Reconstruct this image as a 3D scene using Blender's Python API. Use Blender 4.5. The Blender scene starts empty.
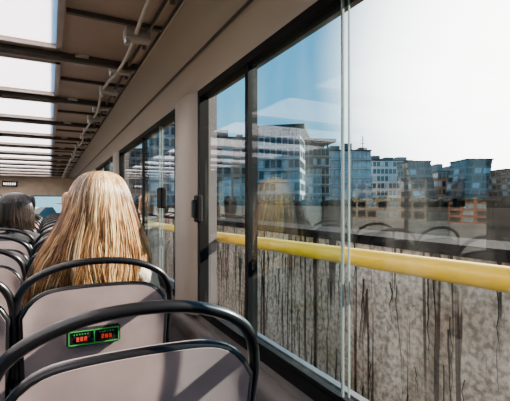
import bpy, math, random
from mathutils import Vector, Matrix
random.seed(7)
S=bpy.context.scene
COL=S.collection

# ---------------------------------------------------------------- materials
def mat(name,col,rough=.6,metal=0,var=.12,scale=8,bump=0,emit=None,estr=0,spec=.5,stretch=None):
    m=bpy.data.materials.new(name); m.use_nodes=True
    nt=m.node_tree; N=nt.nodes; L=nt.links
    b=N['Principled BSDF']
    b.inputs['Roughness'].default_value=rough; b.inputs['Metallic'].default_value=metal
    b.inputs['Specular IOR Level'].default_value=spec
    tc=N.new('ShaderNodeTexCoord'); mp=N.new('ShaderNodeMapping')
    if stretch: mp.inputs['Scale'].default_value=stretch
    nz=N.new('ShaderNodeTexNoise'); nz.inputs['Scale'].default_value=scale; nz.inputs['Detail'].default_value=4
    cr=N.new('ShaderNodeValToRGB')
    cr.color_ramp.elements[0].position=.3; cr.color_ramp.elements[1].position=.7
    cr.color_ramp.elements[0].color=[c*(1-var) for c in col]+[1]
    cr.color_ramp.elements[1].color=[min(1,c*(1+var)) for c in col]+[1]
    L.new(tc.outputs['Object'],mp.inputs['Vector']); L.new(mp.outputs[0],nz.inputs['Vector'])
    L.new(nz.outputs['Fac'],cr.inputs['Fac']); L.new(cr.outputs[0],b.inputs['Base Color'])
    if bump:
        bp=N.new('ShaderNodeBump'); bp.inputs['Strength'].default_value=bump; bp.inputs['Distance'].default_value=.01
        L.new(nz.outputs['Fac'],bp.inputs['Height']); L.new(bp.outputs[0],b.inputs['Normal'])
    if emit:
        b.inputs['Emission Color'].default_value=list(emit)+[1]; b.inputs['Emission Strength'].default_value=estr
    return m

M_black=mat('black_rail_paint',(.005,.005,.006),.28,var=.1,spec=.4)
M_rubber=mat('black_rubber_seal',(.004,.004,.004),.6,spec=.1)
M_shell=mat('mauve_grey_seat_shell',(.245,.185,.18),.40,var=.1,scale=14,bump=.05)
M_fabric=mat('seat_fabric_dark',(.04,.036,.05),.9,var=.5,scale=60)
M_metal=mat('brushed_metal',(.45,.45,.46),.35,1)
M_wallin=mat('interior_side_panel_grey',(.085,.078,.074),.6)
M_cove=mat('cove_panel_beige',(.30,.255,.21),.45,var=.06,scale=2)
M_ceil=mat('ceiling_panel_brown_grey',(.30,.22,.175),.55,var=.15,scale=5)
M_rib=mat('ceiling_rib_brown',(.05,.038,.03),.5,spec=.3)
M_cable=mat('grey_conduit',(.36,.31,.28),.45)
M_floor=mat('dark_vinyl_floor',(.05,.05,.055),.7,var=.3,scale=40)
M_front=mat('front_panel_cream',(.40,.29,.20),.6)
M_yellow=mat('yellow_painted_tube',(.76,.47,.001),.3,var=.04)
M_busout=mat('bus_paint_outer',(.06,.06,.065),.3)
M_disp=mat('display_black',(.01,.01,.01),.25)
M_green=mat('display_green_border',(.02,.20,.04),.4,emit=(.05,.8,.12),estr=.06)
M_red=mat('display_red_led',(.4,.02,.01),.4,emit=(1,.06,.02),estr=.5)
M_asph=mat('asphalt_ground',(.05,.05,.05),.9,var=.3,scale=3)
M_bright_ground=mat('added_pale_ground',(.46,.43,.37),.9,var=.15,scale=.5)  # kept pale so seats stand out dark in the window reflection
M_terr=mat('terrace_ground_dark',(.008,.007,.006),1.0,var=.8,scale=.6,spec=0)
M_cope=mat('coping_painted_shade',(.010,.008,.007),.9,var=.5,scale=6,bump=.3,spec=.05)  # near-black colour stands for the shade on the wall top
M_skin=mat('skin_fair',(.62,.38,.28),.5,var=.05)
M_eye=mat('eye_white',(.8,.8,.8),.2,var=.0)
M_iris=mat('iris_brown',(.06,.03,.02),.2)
M_lip=mat('lips',(.5,.16,.14),.4)
M_stem=mat('dry_stem',(.02,.015,.01),.9,spec=.1)

def glass(name,tint,refl,dirt):
    m=bpy.data.materials.new(name); m.use_nodes=True
    nt=m.node_tree;N=nt.nodes;L=nt.links
    N.remove(N['Principled BSDF']); out=N['Material Output']
    tr=N.new('ShaderNodeBsdfTransparent'); tr.inputs[0].default_value=list(tint)+[1]
    gl=N.new('ShaderNodeBsdfGlossy'); gl.inputs['Roughness'].default_value=.0
    df=N.new('ShaderNodeBsdfTranslucent'); df.inputs[0].default_value=(.8,.8,.75,1)
    fr=N.new('ShaderNodeLayerWeight')          # symmetric for both sides of a thin pane
    pw=N.new('ShaderNodeMath'); pw.operation='POWER'; pw.inputs[1].default_value=5
    mu=N.new('ShaderNodeMath'); mu.operation='MULTIPLY_ADD'; mu.inputs[1].default_value=refl*.8; mu.inputs[2].default_value=.075*refl
    mx=N.new('ShaderNodeMixShader'); mx2=N.new('ShaderNodeMixShader')
    tc=N.new('ShaderNodeTexCoord'); nz=N.new('ShaderNodeTexNoise'); nz.inputs['Scale'].default_value=6; nz.inputs['Detail'].default_value=6
    mp=N.new('ShaderNodeMapping'); mp.inputs['Scale'].default_value=(1,2,.5)
    cr=N.new('ShaderNodeMapRange'); cr.inputs[1].default_value=.5; cr.inputs[2].default_value=.8; cr.inputs[3].default_value=0; cr.inputs[4].default_value=dirt*2
    L.new(tc.outputs['Object'],mp.inputs[0]);L.new(mp.outputs[0],nz.inputs['Vector']);L.new(nz.outputs['Fac'],cr.inputs[0])
    L.new(fr.outputs['Facing'],pw.inputs[0]);L.new(pw.outputs[0],mu.inputs[0]);L.new(mu.outputs[0],mx.inputs[0]);L.new(tr.outputs[0],mx.inputs[1]);L.new(gl.outputs[0],mx.inputs[2])
    L.new(cr.outputs[0],mx2.inputs[0]);L.new(mx.outputs[0],mx2.inputs[1]);L.new(df.outputs[0],mx2.inputs[2]);L.new(mx2.outputs[0],out.inputs[0])
    return m
M_glass=glass('window_glass',(.97,.985,.985),1.0,.008)
M_glass2=glass('sliding_pane_glass',(.72,.86,.91),.4,.006)
M_gedge=mat('glass_edge_green',(.22,.28,.27),.3)

def translucent(name):
    m=bpy.data.materials.new(name); m.use_nodes=True
    nt=m.node_tree;N=nt.nodes;L=nt.links
    N.remove(N['Principled BSDF']); out=N['Material Output']
    df=N.new('ShaderNodeBsdfTranslucent')
    nz=N.new('ShaderNodeTexNoise'); nz.inputs['Scale'].default_value=3
    cr=N.new('ShaderNodeValToRGB'); cr.color_ramp.elements[0].color=(.88,.84,.86,1); cr.color_ramp.elements[1].color=(1,.96,.97,1)
    tr=N.new('ShaderNodeBsdfTransparent'); mx=N.new('ShaderNodeMixShader'); mx.inputs[0].default_value=.05
    L.new(nz.outputs['Fac'],cr.inputs[0]);L.new(cr.outputs[0],df.inputs[0])
    L.new(df.outputs[0],mx.inputs[1]);L.new(tr.outputs[0],mx.inputs[2]);L.new(mx.outputs[0],out.inputs[0])
    return m
M_sky=translucent('frosted_skylight')

def wallmat():
    m=bpy.data.materials.new('stained_concrete'); m.use_nodes=True
    nt=m.node_tree;N=nt.nodes;L=nt.links;b=N['Principled BSDF'];b.inputs['Roughness'].default_value=.9;b.inputs['Specular IOR Level'].default_value=.1
    tc=N.new('ShaderNodeTexCoord')
    def noise(scl,scale,detail=3,dist=0):
        mp=N.new('ShaderNodeMapping'); mp.inputs['Scale'].default_value=scl
        nz=N.new('ShaderNodeTexNoise'); nz.inputs['Scale'].default_value=scale; nz.inputs['Detail'].default_value=detail; nz.inputs['Distortion'].default_value=dist
        L.new(tc.outputs['Object'],mp.inputs[0]);L.new(mp.outputs[0],nz.inputs['Vector']); return nz.outputs['Fac']
    def ramp(inp,p0,p1,c0,c1):
        r=N.new('ShaderNodeValToRGB'); r.color_ramp.elements[0].position=p0; r.color_ramp.elements[1].position=p1
        r.color_ramp.elements[0].color=c0; r.color_ramp.elements[1].color=c1; L.new(inp,r.inputs[0]); return r.outputs[0]
    def mix(f,a,c,mode='MIX'):
        x=N.new('ShaderNodeMix'); x.data_type='RGBA'; x.blend_type=mode
        if isinstance(f,float): x.inputs[0].default_value=f
        else: L.new(f,x.inputs[0])
        L.new(a,x.inputs[6]); L.new(c,x.inputs[7]) ; return x.outputs[2]
    base=ramp(noise((1,1,1),1.6,6),.3,.7,(.58,.48,.37,1),(.88,.78,.64,1))
    fine=ramp(noise((1,1,1),26,7),.38,.60,(.48,.46,.43,1),(1.0,1.0,1.0,1))
    c=mix(1.0,base,fine,'MULTIPLY')
    W=(1,1,1,1);D=(.07,.052,.038,1)
    d1=ramp(noise((1,8,.22),1.0,3,.45),.385,.415,D,W)
    d2=ramp(noise((1,14,.6),1.0,2,.9),.37,.40,(.09,.07,.05,1),W)
    d3=ramp(noise((1,1.3,1.0),1.0,4,.4),.36,.60,(.52,.45,.37,1),W)
    d4=ramp(noise((1,26,3.0),1.0,3,.6),.33,.45,(.62,.57,.5,1),W)
    c=mix(1.0,c,d1,'MULTIPLY'); c=mix(.9,c,d2,'MULTIPLY'); c=mix(1.0,c,d3,'MULTIPLY'); c=mix(.6,c,d4,'MULTIPLY')
    L.new(c,b.inputs['Base Color'])
    bp=N.new('ShaderNodeBump'); bp.inputs['Strength'].default_value=.6; bp.inputs['Distance'].default_value=.02
    L.new(noise((1,1,1),30,5),bp.inputs['Height']);L.new(bp.outputs[0],b.inputs['Normal'])
    return m
M_conc=wallmat()

# ---------------------------------------------------------------- mesh builder
class MB:
    def __init__(s): s.v=[];s.f=[];s.m=[];s.sm=[];s.mats=[]
    def mi(s,m):
        if m not in s.mats: s.mats.append(m)
        return s.mats.index(m)
    def box(s,x0,x1,y0,y1,z0,z1,m):
        b=len(s.v); k=s.mi(m)
        s.v+=[(x,y,z) for x in(x0,x1) for y in(y0,y1) for z in(z0,z1)]
        for f in((0,1,3,2),(4,6,7,5),(0,4,5,1),(2,3,7,6),(0,2,6,4),(1,5,7,3)):
            s.f.append([b+i for i in f]); s.m.append(k); s.sm.append(False)
    def cbox(s,x0,x1,y0,y1,z0,z1,m,c=.01):
        b=len(s.v);k=s.mi(m); import itertools
        idx={}
        ctr=((x0+x1)/2,(y0+y1)/2,(z0+z1)/2);h=((x1-x0)/2,(y1-y0)/2,(z1-z0)/2)
        for sg in itertools.product((-1,1),repeat=3):
            for ax in range(3):
                p=[ctr[i]+sg[i]*(h[i]-(0 if i==ax else c)) for i in range(3)]
                idx[(sg,ax)]=len(s.v); s.v.append(tuple(p))
        F=[]
        for ax in range(3):
            o=[i for i in range(3) if i!=ax]
            for sgn in(-1,1):
                l=[]
                for a,bb in((-1,-1),(1,-1),(1,1),(-1,1)):
                    q=[0,0,0];q[ax]=sgn;q[o[0]]=a;q[o[1]]=bb; l.append(idx[(tuple(q),ax)])
                F.append(l)
        for ax in range(3):
            o=[i for i in range(3) if i!=ax]
            for a in(-1,1):
                for bb in(-1,1):
                    q0=[0,0,0];q0[o[0]]=a;q0[o[1]]=bb;q0[ax]=-1;q1=list(q0);q1[ax]=1
                    F.append([idx[(tuple(q0),o[0])],idx[(tuple(q1),o[0])],idx[(tuple(q1),o[1])],idx[(tuple(q0),o[1])]])
        for sg in itertools.product((-1,1),repeat=3): F.append([idx[(sg,0)],idx[(sg,1)],idx[(sg,2)]])
        for f in F: s.f.append(f);s.m.append(k);s.sm.append(False)
    def tube(s,pts,r,m,n=10,caps=True):
        k=s.mi(m); P=[Vector(p) for p in pts]; b=len(s.v); up=None
        for i,p in enumerate(P):
            t=(P[min(i+1,len(P)-1)]-P[max(i-1,0)]).normalized()
            if up is None:
                up=Vector((0,0,1)) if abs(t.z)<.9 else Vector((1,0,0))
            u=(up-t*up.dot(t)).normalized(); w=t.cross(u); up=u
            rr=r[i] if isinstance(r,(list,tuple)) else r
            for j in range(n):
                a=2*math.pi*j/n; s.v.append(tuple(p+u*math.cos(a)*rr+w*math.sin(a)*rr))
        for i in range(len(P)-1):
            for j in range(n):
                j2=(j+1)%n
                s.f.append([b+i*n+j,b+i*n+j2,b+(i+1)*n+j2,b+(i+1)*n+j]);s.m.append(k);s.sm.append(True)
        if caps:
            s.f.append([b+j for j in range(n)][::-1]);s.m.append(k);s.sm.append(False)
            e=b+(len(P)-1)*n; s.f.append([e+j for j in range(n)]);s.m.append(k);s.sm.append(False)
    def grid(s,fn,nu,nv,m,smooth=True,flip=False):
        k=s.mi(m);b=len(s.v)
        for j in range(nv+1):
            for i in range(nu+1): s.v.append(tuple(fn(i/nu,j/nv)))
        for j in range(nv):
            for i in range(nu):
                a=b+j*(nu+1)+i; q=[a,a+1,a+nu+2,a+nu+1]
                if flip:q=q[::-1]
                s.f.append(q);s.m.append(k);s.sm.append(smooth)
    def ball(s,c,r,m,n=16,fn=None):
        if isinstance(r,(int,float)): r=(r,r,r)
        def f(u,v):
            a=2*math.pi*u;t=math.pi*v
            d=Vector((math.sin(t)*math.cos(a),math.sin(t)*math.sin(a),-math.cos(t)))
            p=Vector((d.x*r[0],d.y*r[1],d.z*r[2]))
            if fn:p=fn(p,d)
            return Vector(c)+p
        s.grid(f,n,n,m)
    def obj(s,name,parent=None,loc=None):
        me=bpy.data.meshes.new(name); me.from_pydata(s.v,[],s.f)
        for m in s.mats: me.materials.append(m)
        me.polygons.foreach_set('material_index',s.m); me.polygons.foreach_set('use_smooth',s.sm)
        me.validate(); me.update()
        o=bpy.data.objects.new(name,me); COL.objects.link(o)
        if parent:o.parent=parent
        if loc:o.location=loc
        return o
def empty(name,loc=(0,0,0)):
    e=bpy.data.objects.new(name,None); e.location=loc; COL.objects.link(e); return e
def smoothpath(ctrl,n=8):
    out=[];P=[Vector(p) for p in ctrl];P=[P[0]]+P+[P[-1]]
    for i in range(1,len(P)-2):
        a,b,c,d=P[i-1:i+3]
        for j in range(n):
            t=j/n
            out.append(.5*((2*b)+(c-a)*t+(2*a-5*b+4*c-d)*t*t+(3*b-a-3*c+d)*t**3))
    out.append(P[-2]); return out

# ---------------------------------------------------------------- bus dimensions
XR=.60; XL=-2.02; CX=(XR+XL)/2; Y0=-1.2; Y1=10.5
ZB=.79; ZT=1.72; ZC=1.85; CAMZ=1.25
openings=[(-1.0,1.71),(2.06,4.0),(4.33,6.15),(6.45,8.25),(8.55,10.3)]
mids=[1.223,2.95,5.25,7.35,9.4]
def sidewall(side):
    sx=(lambda x:x) if side=='right' else (lambda x:2*CX-x)
    mb=MB()
    def bx(x0,x1,*a):
        x0,x1=sorted((sx(x0),sx(x1))); mb.box(x0,x1,*a)
    bx(XR,XR+.07,Y0,Y1,-.0,ZB-.035,M_wallin)
    bx(XR+.07,XR+.09,Y0,Y1,-2.0,ZB-.02,M_busout)
    bx(XR+.0,XR+.09,Y0,Y1,ZT+.03,ZC+.02,M_wallin)
    prof=[(XR-.0,ZB-.07),(XR-.035,ZB-.075),(XR-.045,ZB-.10),(XR-.04,ZB-.16),(XR,ZB-.2)]
    mb.grid(lambda u,v:(sx(prof[round(u*4)][0]),Y0+(Y1-Y0)*v,prof[round(u*4)][1]),4,1,M_wallin,True)
    edges=[Y0]+[e for o in openings for e in o]+[Y1]
    for a,b in zip(edges[0::2],edges[1::2]):
        bx(XR,XR+.08,a,b,ZB-.05,ZT+.05,M_wallin)
        if b-a>.25:
            c=(a+b)/2
            pr=[(-.5,0),(-.42,.03),(-.2,.04),(.2,.04),(.42,.03),(.5,0)]
            mb.grid(lambda u,v:(sx(XR-pr[round(u*5)][1]),c+pr[round(u*5)][0]*(b-a-.06),ZB-.05+(ZT-ZB+.08)*v),5,1,M_cove,True)
    o=mb.obj('wall_'+side)
    for i,(a,b) in enumerate(openings):
        w=MB()
        def b2(x0,x1,*r):
            x0,x1=sorted((sx(x0),sx(x1))); w.box(x0,x1,*r)
        t=.028
        b2(XR-.012,XR+.03,a,b,ZB-.035,ZB,M_rubber); b2(XR-.012,XR+.03,a,b,ZT,ZT+.03,M_rubber)
        b2(XR-.012,XR+.03,a,a+t,ZB,ZT,M_rubber); b2(XR-.012,XR+.03,b-t,b,ZB,ZT,M_rubber)
        mY=mids[i]
        b2(XR-.006,XR+.03,mY-.012,mY+.012,ZB,ZT,M_rubber)
        w.grid(lambda u,v:(sx(XR+.014),a+(b-a)*u,ZB+(ZT-ZB)*v),1,1,M_glass,False)
        e0=mY-.49
        w.grid(lambda u,v:(sx(XR+.002),e0+(mY-e0)*u,ZB+(ZT-ZB)*v),1,1,M_glass2,False)
        b2(XR-.001,XR+.005,e0-.005,e0+.0,ZB,ZT,M_gedge)
        b2(XR+.012,XR+.016,e0-.012,e0-.009,ZB,ZT,M_gedge)
        b2(XR-.004,XR+.012,e0-.2,mY,ZB,ZB+.012,M_rubber)
        for (ly,lz) in ((b-.02,1.225),):
            w.cbox(*sorted((sx(XR-.03),sx(XR-.005))),ly-.03,ly+.025,lz-.06,lz+.06,M_rubber,.006)
            w.cbox(*sorted((sx(XR-.048),sx(XR-.028))),ly-.016,ly+.01,lz-.04,lz+.04,M_black,.005)
        if i==1:
            ly=2.33
            w.cbox(*sorted((sx(XR-.035),sx(XR-.0))),ly-.05,ly+.06,1.22,1.34,M_rubber,.008)
        w.obj('window_%d'%(i+1 if side=='right' else i+6))
sidewall('right'); sidewall('left')

mb=MB(); mb.box(XL,XR,Y0,Y1,-.06,0,M_floor); mb.obj('floor')
mb=MB()
mb.box(XL,XR,Y1,Y1+.08,0,.85,M_wallin); mb.box(XL,XR,Y1,Y1+.08,1.42,ZC,M_front)
mb.box(XL,XL+.12,Y1,Y1+.08,.85,1.42,M_front); mb.box(XR-.12,XR,Y1,Y1+.08,.85,1.42,M_front); mb.box(CX-.05,CX+.05,Y1,Y1+.08,.85,1.42,M_rubber)
mb.obj('wall_front')
mb=MB()
mb.grid(lambda u,v:(XL+.12+(XR-XL-.24)*u,Y1+.04,.85+.57*v),1,1,M_glass,False)
for z in(.85,1.40): mb.box(XL+.12,XR-.12,Y1-.01,Y1+.05,z,z+.02,M_rubber)
mb.obj('window_11')
mb=MB(); mb.box(XL,XR,Y0-.08,Y0,0,ZC,M_wallin); mb.obj('wall_rear')
M_ledw=mat('led_white',(.8,.8,.8),emit=(1,.95,.85),estr=3)
mb=MB(); mb.cbox(-.95,-.65,Y1-.06,Y1-.005,1.62,1.74,M_disp,.01)
for k in range(6): mb.box(-.92+k*.042,-.90+k*.042,Y1-.064,Y1-.06,1.655,1.70,M_ledw)
mb.obj('information_display')

# ceiling --------------------------------------------------------
mb=MB()
sxl=-1.46; sxr=.04
sk=[]
k=-3
while 1.14+k*.755<Y1-.7:
    a=1.14+k*.755; sk.append((a,a+.585)); k+=1
sk=[s_ for s_ in sk if s_[0]>Y0+.1]
mb.box(sxr,.345,Y0,Y1,ZC,ZC+.04,M_ceil); mb.box(2*CX-.345,sxl,Y0,Y1,ZC,ZC+.04,M_ceil)
ed=[Y0]+[e for s_ in sk for e in s_]+[Y1]
for a,b in zip(ed[0::2],ed[1::2]):
    mb.box(sxl,sxr,a,b,ZC,ZC+.04,M_ceil)
for a,b in sk:
    for (x0,x1,y0,y1) in ((sxl,sxl+.02,a,b),(sxr-.02,sxr,a,b),(sxl,sxr,a,a+.015),(sxl,sxr,b-.015,b)):
        mb.box(x0,x1,y0,y1,ZC-.008,ZC+.001,M_cable)
cp=[(.345,ZC),(.42,ZC-.006),(.49,ZC-.025),(.54,ZC-.05),(.585,ZC-.085),(XR-.005,ZT+.028)]
for sgn in(0,1):
    f=(lambda x:x) if sgn==0 else (lambda x:2*CX-x)
    mb.grid(lambda u,v:(f(cp[round(u*5)][0]),Y0+(Y1-Y0)*v,cp[round(u*5)][1]),5,1,M_cove,True)
    for xx,zz in((.345,ZC-.006),(.50,ZC-.034)):
        mb.tube([(f(xx),Y0,zz),(f(xx),Y1,zz)],.006,M_rib,6)
mb.obj('ceiling')
mb=MB()
for a,b in sk: mb.box(sxl+.001,sxr-.001,a+.001,b-.001,ZC+.014,ZC+.018,M_sky)
mb.obj('skylight_panels')
mb=MB()
for (a,b),(c,d) in zip(sk[:-1],sk[1:]):
    m_=(b+c)/2
    mb.cbox(2*CX-.34,.34,m_-.045,m_-.015,ZC-.028,ZC+.0,M_rib,.004)
    mb.cbox(2*CX-.34,.34,m_+.03,m_+.045,ZC-.014,ZC+.0,M_cable,.003)
    mb.box(.09,.14,m_-.06,m_+.06,ZC-.012,ZC,M_cable)
    mb.box(.045,.34,m_+.30,m_+.315,ZC-.014,ZC,M_rib)
mb.obj('ceiling_ribs')
mb=MB()
pts=[]; yy=Y0+.05; 
while yy<Y1-.1:
    pts.append((.255+.012*math.sin(yy*5),yy,ZC-.026-.008*math.sin(yy*8))); yy+=.06
mb.tube(pts,.007,M_cable,8)
mb.tube([(.30,Y0+.05,ZC-.012),(.30,Y1-.1,ZC-.012)],.006,M_rib,8)
for (a,b),(c,d) in zip(sk[:-1],sk[1:]):
    for o_ in(0,.37):
        m_=(b+c)/2+o_
        mb.cbox(.225,.315,m_-.022,m_+.022,ZC-.04,ZC-.0,M_cable,.006)
        mb.tube([(.235,m_,ZC-.055),(.235,m_,ZC-.02)],.010,M_metal,8)
        mb.tube([(.30,m_+.03,ZC-.05),(.30,m_+.03,ZC-.0)],.008,M_rib,8)
mb.obj('cable_conduit')

# yellow rail outside glass ---------------------------------------
mb=MB(); XRAIL=XR+.125
pts=[(XRAIL,-1.1,CAMZ-.105),(XRAIL,.42,CAMZ-.136),(XRAIL,2.0,CAMZ-.168),(XRAIL,10.2,CAMZ-.18)]
mb.tube(pts,.0235,M_yellow,20)
for a in(-1.1,1.885,4.16,6.3,8.4,10.1):
    z=CAMZ-.166 if a>0 else CAMZ-.105
    mb.tube([(XR+.08,a,z),(XRAIL,a,z)],.014,M_yellow,12); mb.tube([(XR+.08,a,z),(XR+.09,a,z)],.035,M_yellow,16)
mb.obj('yellow_guard_rail')

# ---------------------------------------------------------------- seats
def seat_mesh(display):
    mb=MB(); H=.245; z0=.30
    def ztop(u): return .94-.075*abs(u)**7-.012*u*u
    def pt(u,v,off):
        z=z0+(ztop(u)-z0)*v
        x=u*H*(1-.05*(1-v)); y=.09*(1-v)+off
        return (x,y,z)
    bk=lambda a,v:(lambda u:pt(u,v,-.028-.018*(1-u*u)*(1-v**6)))(2*a-1)
    fr=lambda a,v:(lambda u:pt(u,v,.03+.02*abs(u)**3))(2*a-1)
    mb.grid(bk,28,18,M_shell); mb.grid(fr,28,18,M_fabric,flip=True)
    for a in(0,1):
        mb.grid(lambda s_,v:[(1-s_)*p+s_*q for p,q in zip(bk(a,v),fr(a,v))],1,18,M_shell,flip=(a==1))
    mb.grid(lambda a,s_:[(1-s_)*p+s_*q for p,q in zip(bk(a,1),fr(a,1))],28,1,M_shell)
    mb.grid(lambda a,s_:[(1-s_)*p+s_*q for p,q in zip(bk(a,0),fr(a,0))],28,1,M_shell,flip=True)
    p=[pt(-1,v,0) for v in (.25,.5,.7,.85,.93)]+[pt(-1+2*i/26,1,0) for i in range(27)]+[pt(1,v,0) for v in(.93,.85,.7,.5,.25)]
    p=[(x*1.01,y-.012,z) for x,y,z in p]
    mb.tube(p,.013,M_black,10)
    c=[(-.262,.035,.62),(-.266,.02,.75),(-.268,-.005,.86),(-.250,-.02,.945),(-.20,-.028,.995),(-.11,-.03,1.028),(0,-.03,1.038),(.11,-.03,1.028),(.20,-.028,.995),(.250,-.02,.945),(.268,-.005,.86),(.266,.02,.75),(.262,.035,.62)]
    mb.tube(smoothpath(c,5),.0135,M_black,12)
    for s_ in(-1,1): mb.tube([(s_*.262,.03,.66),(s_*.22,.045,.66)],.012,M_black,8)
    def cu(a,b):
        u=2*a-1;v=2*b-1
        e=(1-abs(u)**8)*(1-abs(v)**8)
        return (u*.235,.29+v*.21,.40+.055*max(0,e)**.4+.008*math.cos(v*3))
    mb.grid(cu,20,20,M_fabric)
    mb.cbox(-.235,.235,.08,.50,.355,.402,M_shell,.015)
    mb.cbox(-.03,.03,.2,.36,.01,.36,M_metal,.01); mb.cbox(-.09,.09,.14,.42,0,.02,M_metal,.005)
    for s_ in(-1,1): mb.cbox(s_*.20-.015,s_*.20+.015,.02,.30,.30,.36,M_black,.006)
    if display:
        zc=.765;yb=.09*(1-(zc-z0)/(.94-z0))-.046
        X0=-.018
        mb.cbox(X0-.092,X0+.092,yb-.014,yb+.02,zc-.033,zc+.033,M_disp,.008)
        yf=yb-.0145
        for (x0,x1,a,b) in((-.086,.086,.022,.0255),(-.086,.086,-.0255,-.022),(-.086,-.0825,-.0255,.0255),(.0825,.086,-.0255,.0255),(-.002,.002,-.0255,.0255)):
            mb.box(X0+x0,X0+x1,yf-.002,yf,zc+a,zc+b,M_green)
        segs={'2':'abged','8':'abcdefg','3':'abgcd'}
        def digit(ch,x,w,h,t):
            S_={'a':(0,w,h*2-t,h*2),'g':(0,w,h-t/2,h+t/2),'d':(0,w,0,t),'b':(w-t,w,h,2*h),'c':(w-t,w,0,h),'f':(0,t,h,2*h),'e':(0,t,0,h)}
            for q in segs[ch]:
                a,b,c_,d=S_[q]; mb.box(X0+x+a,X0+x+b,yf-.004,yf,zc-h+c_-.004,zc-h+d-.004,M_red)
        for x0,txt in((-.060,'282'),(.024,'283')):
            for i,ch in enumerate(txt): digit(ch,x0+i*.013,.009,.0065,.002)
        for i in range(6):
            for sg in(-1,1): mb.box(X0+sg*.043-.026+i*.009,X0+sg*.043-.022+i*.009,yf-.003,yf,zc+.012,zc+.015,M_green)
    return mb.obj('coach_seat')
sA=seat_mesh(True)
sB=seat_mesh(False); meB=sB.data
XS=(.162,-.378,-1.20,-1.735)
for ir in range(-1,12):
    y=.85+.75*ir if ir>=0 else -.5
    for xc in XS:
        if y>9.3: continue
        if ir==1 and xc==XS[0]: sA.location=(xc,y,0); continue
        if sB is not None: o=sB; sB=None
        else: o=bpy.data.objects.new('coach_seat',meB); COL.objects.link(o)
        o.location=(xc,y,0)

# ---------------------------------------------------------------- people
def skinmesh(name,V,E,R,mats,matfn,parent,root=0,sub=2):
    m=bpy.data.meshes.new(name); m.from_pydata(V,E,[]); o=bpy.data.objects.new(name,m); COL.objects.link(o)
    md=o.modifiers.new('Skin','SKIN'); md.use_smooth_shade=True; md.branch_smoothing=.5
    for i,r in enumerate(R):
        sv=m.skin_vertices[0].data[i]; sv.radius=r if isinstance(r,tuple) else (r,r); sv.use_root=(i==root)
    sb=o.modifiers.new('Sub','SUBSURF'); sb.levels=sub; sb.render_levels=sub
    dg=bpy.context.evaluated_depsgraph_get(); dg.update()
    ev=o.evaluated_get(dg); nm=bpy.data.meshes.new_from_object(ev)
    o.modifiers.clear(); o.data=nm; nm.materials.clear()
    for x in mats: nm.materials.append(x)
    for p in nm.polygons: p.material_index=matfn(p.center); p.use_smooth=True
    o.parent=parent; return o
hairmats={}
def hairset(key,cols):
    hairmats[key]=[mat('hair_%s_%d'%(key,i),c,.30,var=.25,scale=30,spec=.6) for i,c in enumerate(cols)]
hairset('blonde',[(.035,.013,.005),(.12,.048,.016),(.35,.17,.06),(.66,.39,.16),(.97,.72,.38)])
hairset('dark',[(.012,.009,.008),(.02,.014,.01),(.03,.02,.015)])
hairset('brown',[(.05,.028,.018),(.08,.045,.028),(.12,.07,.04)])
def interp(P,s):
    x=s*(len(P)-1);i=min(int(x),len(P)-2);t=x-i
    p=[P[max(i-1,0)],P[i],P[i+1],P[min(i+2,len(P)-1)]]
    return [.5*(2*b+(c-a)*t+(2*a-5*b+4*c-d)*t*t+(3*b-a-3*c+d)*t**3) for a,b,c,d in zip(*p)]
LONG=[(.158,.004,.004),(.152,.05,.055),(.126,.088,.092),(.08,.113,.112),(.03,.130,.122),(-.04,.154,.126),(-.12,.194,.126),(-.20,.238,.122),(-.29,.270,.112),(-.40,.278,.10)]
SHORT=[(.14,.004,.004),(.134,.045,.05),(.112,.074,.085),(.07,.09,.108),(.02,.094,.112),(-.04,.092,.104),(-.09,.085,.092),(-.13,.08,.085)]
MID=[(.150,.004,.004),(.144,.05,.055),(.12,.095,.10),(.07,.12,.122),(.02,.135,.126),(-.05,.145,.12),(-.12,.15,.11),(-.19,.15,.10)]
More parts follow.
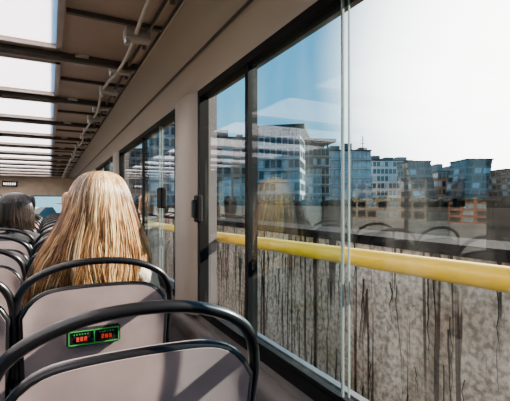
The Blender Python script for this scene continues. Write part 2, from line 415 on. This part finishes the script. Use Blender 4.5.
def hair(kind,key,nstr,parent,rad=.0024,amp=1):
    P={'long':LONG,'short':SHORT,'mid':MID}[kind]; mt=hairmats[key]
    if kind=='long': rad=.0015
    fmax=math.radians(118)
    def surf(phi,s,sc=1.):
        z,hw,yb=interp(P,s)
        f=phi
        k=1.0
        if math.sin(f)>0 and kind=='long': k=1-.30*max(0,s-.55)/.45
        y=-yb*math.cos(f) if math.cos(f)>0 else -.085*math.cos(f)
        return Vector((hw*math.sin(f)*sc*k,y*sc+.0,z-.004*(sc<1)))
    mb=MB()
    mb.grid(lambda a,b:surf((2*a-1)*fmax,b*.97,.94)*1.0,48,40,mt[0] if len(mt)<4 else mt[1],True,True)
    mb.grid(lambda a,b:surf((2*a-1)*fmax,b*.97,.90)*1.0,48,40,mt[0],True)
    c=mb.obj('hair_base',parent); c.location=(0,.0,.77)
    cu=bpy.data.curves.new('hair_strands','CURVE'); cu.dimensions='3D'; cu.bevel_depth=rad; cu.bevel_resolution=1
    for m_ in mt: cu.materials.append(m_)
    nclump=max(10,nstr//45)
    clumps=[((random.uniform(-1,1)*fmax),random.uniform(0,6.28),random.uniform(.4,1.4),random.random(),random.uniform(2.5,5)) for _ in range(nclump)]
    for i in range(nstr):
        cf,ph,am,tone,w=random.choice(clumps)
        f0=cf+random.gauss(0,.13); f0=max(-fmax,min(fmax,f0))
        s0=random.uniform(0,.25)**1.2 if random.random()<.8 else random.uniform(.1,.5)
        s1=random.uniform(.80,1.0); np_=20
        lift=random.uniform(.965,1.03)
        sp=cu.splines.new('POLY'); sp.points.add(np_-1)
        fly=random.gauss(0,.022)
        for j in range(np_):
            t=j/(np_-1); s=s0+(s1-s0)*t
            conv=(f0-cf)*(1-.6*t)+cf
            wob=amp*.045*am*math.sin(ph+w*s*2.2)*s+fly*t*2
            p=surf(conv+wob,s,lift+.014*math.sin(ph*2+s*9)*am*amp*min(1,s*2))
            p.x+=random.uniform(-.0005,.0005)
            sp.points[j].co=(p.x,p.y,p.z,1)
            sp.points[j].radius=(1.0 if t<.8 else 1-.75*(t-.8)/.2)
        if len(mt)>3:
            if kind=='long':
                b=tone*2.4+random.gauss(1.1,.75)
                if f0<-.5: b-=.9  # left strands painted darker: side away from the sun
                if s0>.2 or lift<.985: b-=.8  # inner and lower strands darkened too, shade put into the hair tone
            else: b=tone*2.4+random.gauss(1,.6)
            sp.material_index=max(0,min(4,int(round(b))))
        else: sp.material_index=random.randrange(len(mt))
    o=bpy.data.objects.new('hair_strands',cu); COL.objects.link(o); o.parent=parent; o.location=(0,0,.77)

def person(name,loc,hairkind,hairkey,nstr,coat,trous,scale=1,turn=0,amp=1):
    e=empty(name,loc); e.rotation_euler=(0,0,turn); e.scale=(scale,)*3
    V=[(0,0,.10),(0,-.01,.25),(0,-.02,.40),(0,-.02,.52),(0,-.01,.60),(0,.0,.68)]
    R=[(.16,.11),(.14,.10),(.155,.105),(.10,.08),(.052,.052),(.05,.05)]
    E=[(0,1),(1,2),(2,3),(3,4),(4,5)]
    for s_ in(-1,1):
        b=len(V)
        V+=[(s_*.170,-.03,.505),(s_*.205,.01,.38),(s_*.22,.07,.27),(s_*.17,.19,.225),(s_*.11,.29,.20)]
        R+=[.068,.058,.048,.040,.027]; E+=[(3,b),(b,b+1),(b+1,b+2),(b+2,b+3),(b+3,b+4)]
        b=len(V)
        V+=[(s_*.09,.04,.09),(s_*.105,.22,.10),(s_*.11,.38,.10),(s_*.11,.41,-.10),(s_*.11,.42,-.34),(s_*.115,.50,-.405)]
        R+=[.09,.08,.06,.052,.038,(.04,.032)]; E+=[(0,b),(b,b+1),(b+1,b+2),(b+2,b+3),(b+3,b+4),(b+4,b+5)]
    def mf(c):
        if c.z>.615: return 0
        if c.y>.28 and c.z>.165 : return 0 if abs(c.x)<.14 and c.y>.30 else 1
        if c.z<-.33: return 3
        if c.z<.17 and (c.y>.1 or c.z<.12): return 2
        return 1
    skinmesh('body',V,E,R,[M_skin,coat,trous,M_black],mf,e)
    for s_ in(-1,1):
        hv=[(s_*.11,.275,.205),(s_*.105,.32,.193),(s_*.10,.36,.188)]; hr=[(.026,.02),(.036,.016),(.034,.014)]; he=[(0,1),(1,2)]
        skinmesh('palm',hv,he,hr,[M_skin],lambda c:0,e,sub=2)
        for i,(dx,l) in enumerate(((-.030,.072),(-.010,.082),(.010,.077),(.029,.060))):
            x=s_*.10+dx*s_*-1
            fv=[(x,.355,.190),(x,.365+l*.4,.192),(x,.365+l*.72,.182),(x,.365+l*.9,.166)]
            skinmesh('finger_%d'%(i+1),fv,[(0,1),(1,2),(2,3)],[.0095,.009,.008,.0065],[M_skin],lambda c:0,e,sub=1)
        tx=s_*.10-s_*.03
        skinmesh('thumb',[(tx,.315,.190),(tx-s_*.022,.34,.186),(tx-s_*.030,.368,.180),(tx-s_*.028,.388,.174)],[(0,1),(1,2),(2,3)],[.012,.011,.0095,.0075],[M_skin],lambda c:0,e,sub=1)
    mb=MB()
    ring=lambda rr,z:[(rr*math.cos(a*math.pi/8),-.008+rr*math.sin(a*math.pi/8)*.9,z) for a in range(17)]
    mb.tube(ring(.068,.605),.017,coat,8,False); mb.obj('collar',e)
    mb=MB()
    def hf(p,d):
        q=p.copy()
        if d.z<0: q.x*=1-.28*d.z*d.z; q.y=q.y*(1-.10*d.z*d.z)+.012*(-d.z)
        if d.y>0:
            n_=math.exp(-((d.x/.13)**2))*math.exp(-(((d.z+.12)/.20)**2)); q.y+=.020*n_
            for s_ in(-1,1): q.y-=.009*math.exp(-(((d.x-s_*.42)/.18)**2)-(((d.z-.08)/.12)**2))
            q.y+=.007*math.exp(-((d.x/.3)**2)-(((d.z+.85)/.14)**2))
            q.y+=.005*math.exp(-((d.x/.5)**2)-(((d.z-.25)/.1)**2))
        return q
    mb.ball((0,.005,.775),(.076,.096,.116),M_skin,40,hf)
    for s_ in(-1,1):
        mb.ball((s_*.031,.083,.783),.0125,M_eye,12); mb.ball((s_*.031,.0925,.783),(.006,.004,.006),M_iris,8)
        mb.ball((s_*.077,-.002,.77),(.009,.018,.030),M_skin,12)
        mb.tube([(s_*.018,.098,.803),(s_*.032,.096,.808),(s_*.047,.084,.803)],[.003,.0035,.002],hairmats[hairkey][0],6)
    mb.ball((0,.098,.724),(.024,.009,.006),M_lip,12); mb.ball((0,.097,.716),(.020,.009,.006),M_lip,12)
    mb.obj('head',e)
    hair(hairkind,hairkey,nstr,e,amp=amp)
    return e
coat_cream=mat('coat_cream_fleece',(.62,.54,.42),.9,var=.15,scale=60,bump=.6)
coat_black=mat('coat_black',(.015,.015,.018),.85,bump=.3)
coat_red=mat('coat_rust',(.22,.06,.035),.85,bump=.3)
coat_green=mat('coat_olive',(.08,.09,.05),.85,bump=.3)
jeans=mat('denim',(.05,.08,.16),.85,var=.2,scale=50)
person('woman_with_long_blonde_hair',(.19,1.80,.455),'long','blonde',5600,coat_cream,jeans,1.0,.05,1.6)
person('woman_with_dark_hair',(-.27,4.06,.45),'mid','dark',900,coat_black,jeans,.97)
person('woman_with_blonde_hair',(.20,4.80,.46),'short','blonde',400,coat_cream,jeans,1.0)
person('man_with_brown_hair',(-.36,6.31,.45),'short','brown',250,coat_red,jeans,.98)
person('man_in_dark_coat',(-1.20,5.56,.45),'short','dark',250,coat_black,jeans,1.0)
person('man_in_olive_coat',(-.34,8.56,.45),'short','dark',200,coat_green,jeans,1.03)

# ---------------------------------------------------------------- outside
TZ=.95
mb=MB(); mb.grid(lambda u,v:(-8+10.2*u,-200+600*v,-2.4),1,1,M_asph,False); mb.obj('road_ground')
mb=MB(); mb.grid(lambda u,v:(-300+292*u,-200+600*v,-2.38),1,1,M_bright_ground,False); mb.obj('added_reflected_ground')  # unseen bright ground, added to light up the reflection in the right windows
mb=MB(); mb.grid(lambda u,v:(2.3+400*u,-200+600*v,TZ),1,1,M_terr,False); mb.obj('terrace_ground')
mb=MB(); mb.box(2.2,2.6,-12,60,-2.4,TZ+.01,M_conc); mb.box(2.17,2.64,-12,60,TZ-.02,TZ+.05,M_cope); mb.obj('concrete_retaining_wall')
cu=bpy.data.curves.new('dry_ivy_stems','CURVE'); cu.dimensions='3D'; cu.bevel_depth=.004; cu.materials.append(M_stem)
for i in range(200):
    y=random.uniform(-.5,8); z=TZ-random.uniform(.0,.5) ; ln=random.uniform(.2,1.0)
    if random.random()<.35: z=random.uniform(-.4,.3)
    n_=9; sp=cu.splines.new('POLY'); sp.points.add(n_-1); r0=random.uniform(.5,1.6)
    for j in range(n_):
        t=j/(n_-1); sp.points[j].co=(2.192,y,z-ln*t,1); y+=random.uniform(-.018,.018); sp.points[j].radius=r0*(1-.8*t)
o=bpy.data.objects.new('dry_ivy_stems',cu);COL.objects.link(o)

YAW=math.atan(205/400)
fv=Vector((math.sin(YAW),math.cos(YAW)));rv=Vector((math.cos(YAW),-math.sin(YAW)))
def bmat(n,c,r=.8): return mat(n,c,r,var=.12,scale=.3,spec=.2)
bc={'pale':bmat('facade_pale_grey',(.27,.275,.28)),'grey':bmat('facade_grey',(.13,.125,.12)),'brown':bmat('facade_brown_brick',(.30,.12,.06)),
    'beige':bmat('facade_beige',(.28,.23,.17)),'dark':bmat('roof_dark',(.025,.027,.03)),'white':bmat('facade_white',(.42,.42,.40))}
bg=[mat('pane_blue',(.035,.055,.068),.15,var=.5,scale=.5,spec=.3),mat('pane_dark',(.016,.018,.02),.15,var=.3,scale=.5,spec=.3),mat('pane_light',(.26,.34,.37),.2,var=.3,scale=.5)]
def building(name,cx,cy,w,d,top,rot,wall,pane,nx,nz,roof=None,lean=0,bands=False,pent=0):
    mb=MB(); h=top-TZ
    mb.box(-w/2,w/2,0,d,0,h,wall)
    fh=h/nz; rr=random.Random(int(cx*10))
    for side in(0,1,2):
        L_=w if side==0 else d; n_=nx if side==0 else max(2,int(nx*d/w))
        for i in range(n_):
            for j in range(nz):
                a=-L_/2+L_*(i+.12)/n_; b=-L_/2+L_*(i+.88)/n_; z0=fh*(j+.22);z1=fh*(j+.88)
                pm=pane if rr.random()<.8 else bg[2]
                if side==0: mb.box(a,b,-.06,.05,z0,z1,pm)
                else:
                    x=-w/2 if side==1 else w/2
                    mb.box(x-.06,x+.06,a+d/2,b+d/2,z0,z1,pm)
        for j in range(1,nz):
            if bands and side==0: mb.box(-w/2-.1,w/2+.1,-.45,0,fh*j-.12,fh*j+.12,bands)
    if roof:
        mb.box(-w*.35,w*.3,d*.1,d*.7,h,h+1.3,bc['grey'])
        mb.box(-w/2-1,w/2+1.,-1.6,d+.5,h+1.2,h+1.9,roof)
        for i in range(6): 
            x=-w/2+.4+(w-.8)*i/5; mb.box(x-.15,x+.15,-.2,.1,h,h+1.2,roof)
    else: mb.box(-w/2-.2,w/2+.2,-.2,d+.2,h,h+.35,bc['dark'])
    for i in range(pent):
        x=-w/2+w*(i+.5)/pent; ww=w*rr.uniform(.08,.25); mb.box(x-ww/2,x+ww/2,d*.2,d*.6,h,h+rr.uniform(1.,2.6),bc['grey'])
    o=mb.obj(name); o.location=(cx,cy,TZ); o.rotation_euler=(0,0,rot)
    if lean:
        for v in o.data.vertices: v.co.x+=lean*v.co.z
    return o
def plan(x_l,x_r,D):
    a=(fv+rv*((x_l-255)/400))*D; b=(fv+rv*((x_r-255)/400))*D
    return (a+b)/2,(b-a).length
def bld(name,l,r,ytop,D,wall,pane,nx,nz,skew=0,**k):
    c,w=plan(l,r,D); top=CAMZ+D*(203-ytop)/400
    return building(name,c.x,c.y,w,k.pop('d',12),top,-YAW+skew,bc[wall],bg[pane],nx,nz,**k)
bld('office_building',150,190,126,62,'pale',0,4,7,d=8,skew=.3)
bld('office_building',105,146,150,85,'grey',1,8,6)
bld('apartment_block',196,250,138,96,'beige',0,6,7,skew=.15,pent=3)
bld('glass_office_building',252,300,136,78,'pale',0,8,6,skew=-.22,roof=bc['dark'],bands=bc['white'])
bld('glass_office_building',304,330,148,88,'beige',1,6,6,skew=.2,roof=bc['dark'],bands=bc['grey'])
bld('apartment_block',330,371,151,112,'pale',2,9,6,bands=bc['white'],pent=3)
bld('apartment_block',372,413,161,120,'white',0,10,6,skew=.08,pent=3)
bld('leaning_tower_block',414,437,162,100,'grey',1,3,6,lean=-.15,d=8)
bld('brick_building',438,462,172,112,'brown',1,6,4,pent=2)
bld('leaning_tower_block',460,486,160,95,'grey',1,3,6,lean=.15,d=8)
bld('brick_building',488,505,178,112,'brown',1,4,4,pent=2)
bld('leaning_tower_block',509,540,170,95,'grey',1,4,5,lean=-.1,d=8)
bld('apartment_block',555,700,168,90,'beige',0,16,5)
for i,(y,w,h) in enumerate(((-20,22,9),(8,26,12),(38,24,8),(70,30,14))):
    o=building('townhouse_row',-65,y,w,12,TZ+h*.6,math.pi/2,bc['beige'] if i%2 else bc['brown'],bg[1],9,4)
    o.location.z=-2.4; 
c,w=plan(364,368,112); mb=MB(); zt=CAMZ+112*(203-151)/400
mb.tube([(0,0,0),(0,0,4.5)],.12,bc['dark'],6)
for z in(2.2,3.2,4.0): mb.box(-.7,.7,-.05,.05,z,z+.15,bc['dark'])
mb.box(-1.2,1.2,-.6,.6,0,1.0,bc['grey'])
o=mb.obj('rooftop_antenna'); o.location=(c.x+1.5,c.y+3,zt+.36)
mb=MB(); rnd=random.Random(3)
M_hedge=mat('dark_hedge',(.012,.013,.008),1,var=.6,scale=2,spec=0)
for i in range(90):
    y=-5+i*.9; x=26+rnd.uniform(-.4,.4)
    mb.ball((x,y,TZ+.2),(rnd.uniform(.6,1.0),rnd.uniform(.6,.9),rnd.uniform(.35,.6)),M_hedge,8,lambda p,d:p*rnd.uniform(.85,1.15))
mb.obj('clipped_hedge')

# ---------------------------------------------------------------- light
W=bpy.data.worlds.new('World'); S.world=W; W.use_nodes=True
nt=W.node_tree;N=nt.nodes;L=nt.links;bgN=N['Background']
tc=N.new('ShaderNodeTexCoord'); sep=N.new('ShaderNodeSeparateXYZ'); L.new(tc.outputs['Generated'],sep.inputs[0])
az=math.radians(67);el=math.radians(15)
gd=Vector((math.sin(az)*math.cos(el),math.cos(az)*math.cos(el),math.sin(el)))
dp=N.new('ShaderNodeVectorMath');dp.operation='DOT_PRODUCT';dp.inputs[1].default_value=gd
L.new(tc.outputs['Generated'],dp.inputs[0])
r1=N.new('ShaderNodeValToRGB'); e=r1.color_ramp.elements
e[0].position=0;e[0].color=(.27,.54,.66,1);e[1].position=.75;e[1].color=(.05,.24,.52,1)
x=e.new(.25);x.color=(.095,.38,.60,1)
L.new(sep.outputs[2],r1.inputs[0])
mr=N.new('ShaderNodeMapRange'); mr.inputs[1].default_value=.86;mr.inputs[2].default_value=1.0;mr.interpolation_type='SMOOTHSTEP'
L.new(dp.outputs['Value'],mr.inputs[0])
mx=N.new('ShaderNodeMix');mx.data_type='RGBA'; L.new(mr.outputs[0],mx.inputs[0]);L.new(r1.outputs[0],mx.inputs[6]);mx.inputs[7].default_value=(5.0,5.0,4.8,1)
L.new(mx.outputs[2],bgN.inputs[0]); bgN.inputs[1].default_value=2.1
sun=bpy.data.lights.new('sun','SUN');sun.energy=32;sun.angle=.009;sun.color=(1,.90,.77)
so=bpy.data.objects.new('sun',sun);COL.objects.link(so)
a=math.radians(104);e_=math.radians(30)
d=Vector((math.sin(a)*math.cos(e_),math.cos(a)*math.cos(e_),math.sin(e_)))
so.rotation_euler=d.to_track_quat('Z','Y').to_euler(); so.location=(20,-5,20)

cam=bpy.data.cameras.new('camera');co=bpy.data.objects.new('camera',cam);COL.objects.link(co)
co.location=(0,0,CAMZ);co.rotation_euler=(math.pi/2,0,-YAW);cam.lens=400/510*36;cam.sensor_width=36;cam.shift_y=2.5/510;cam.clip_start=.02;cam.clip_end=1000
S.camera=co
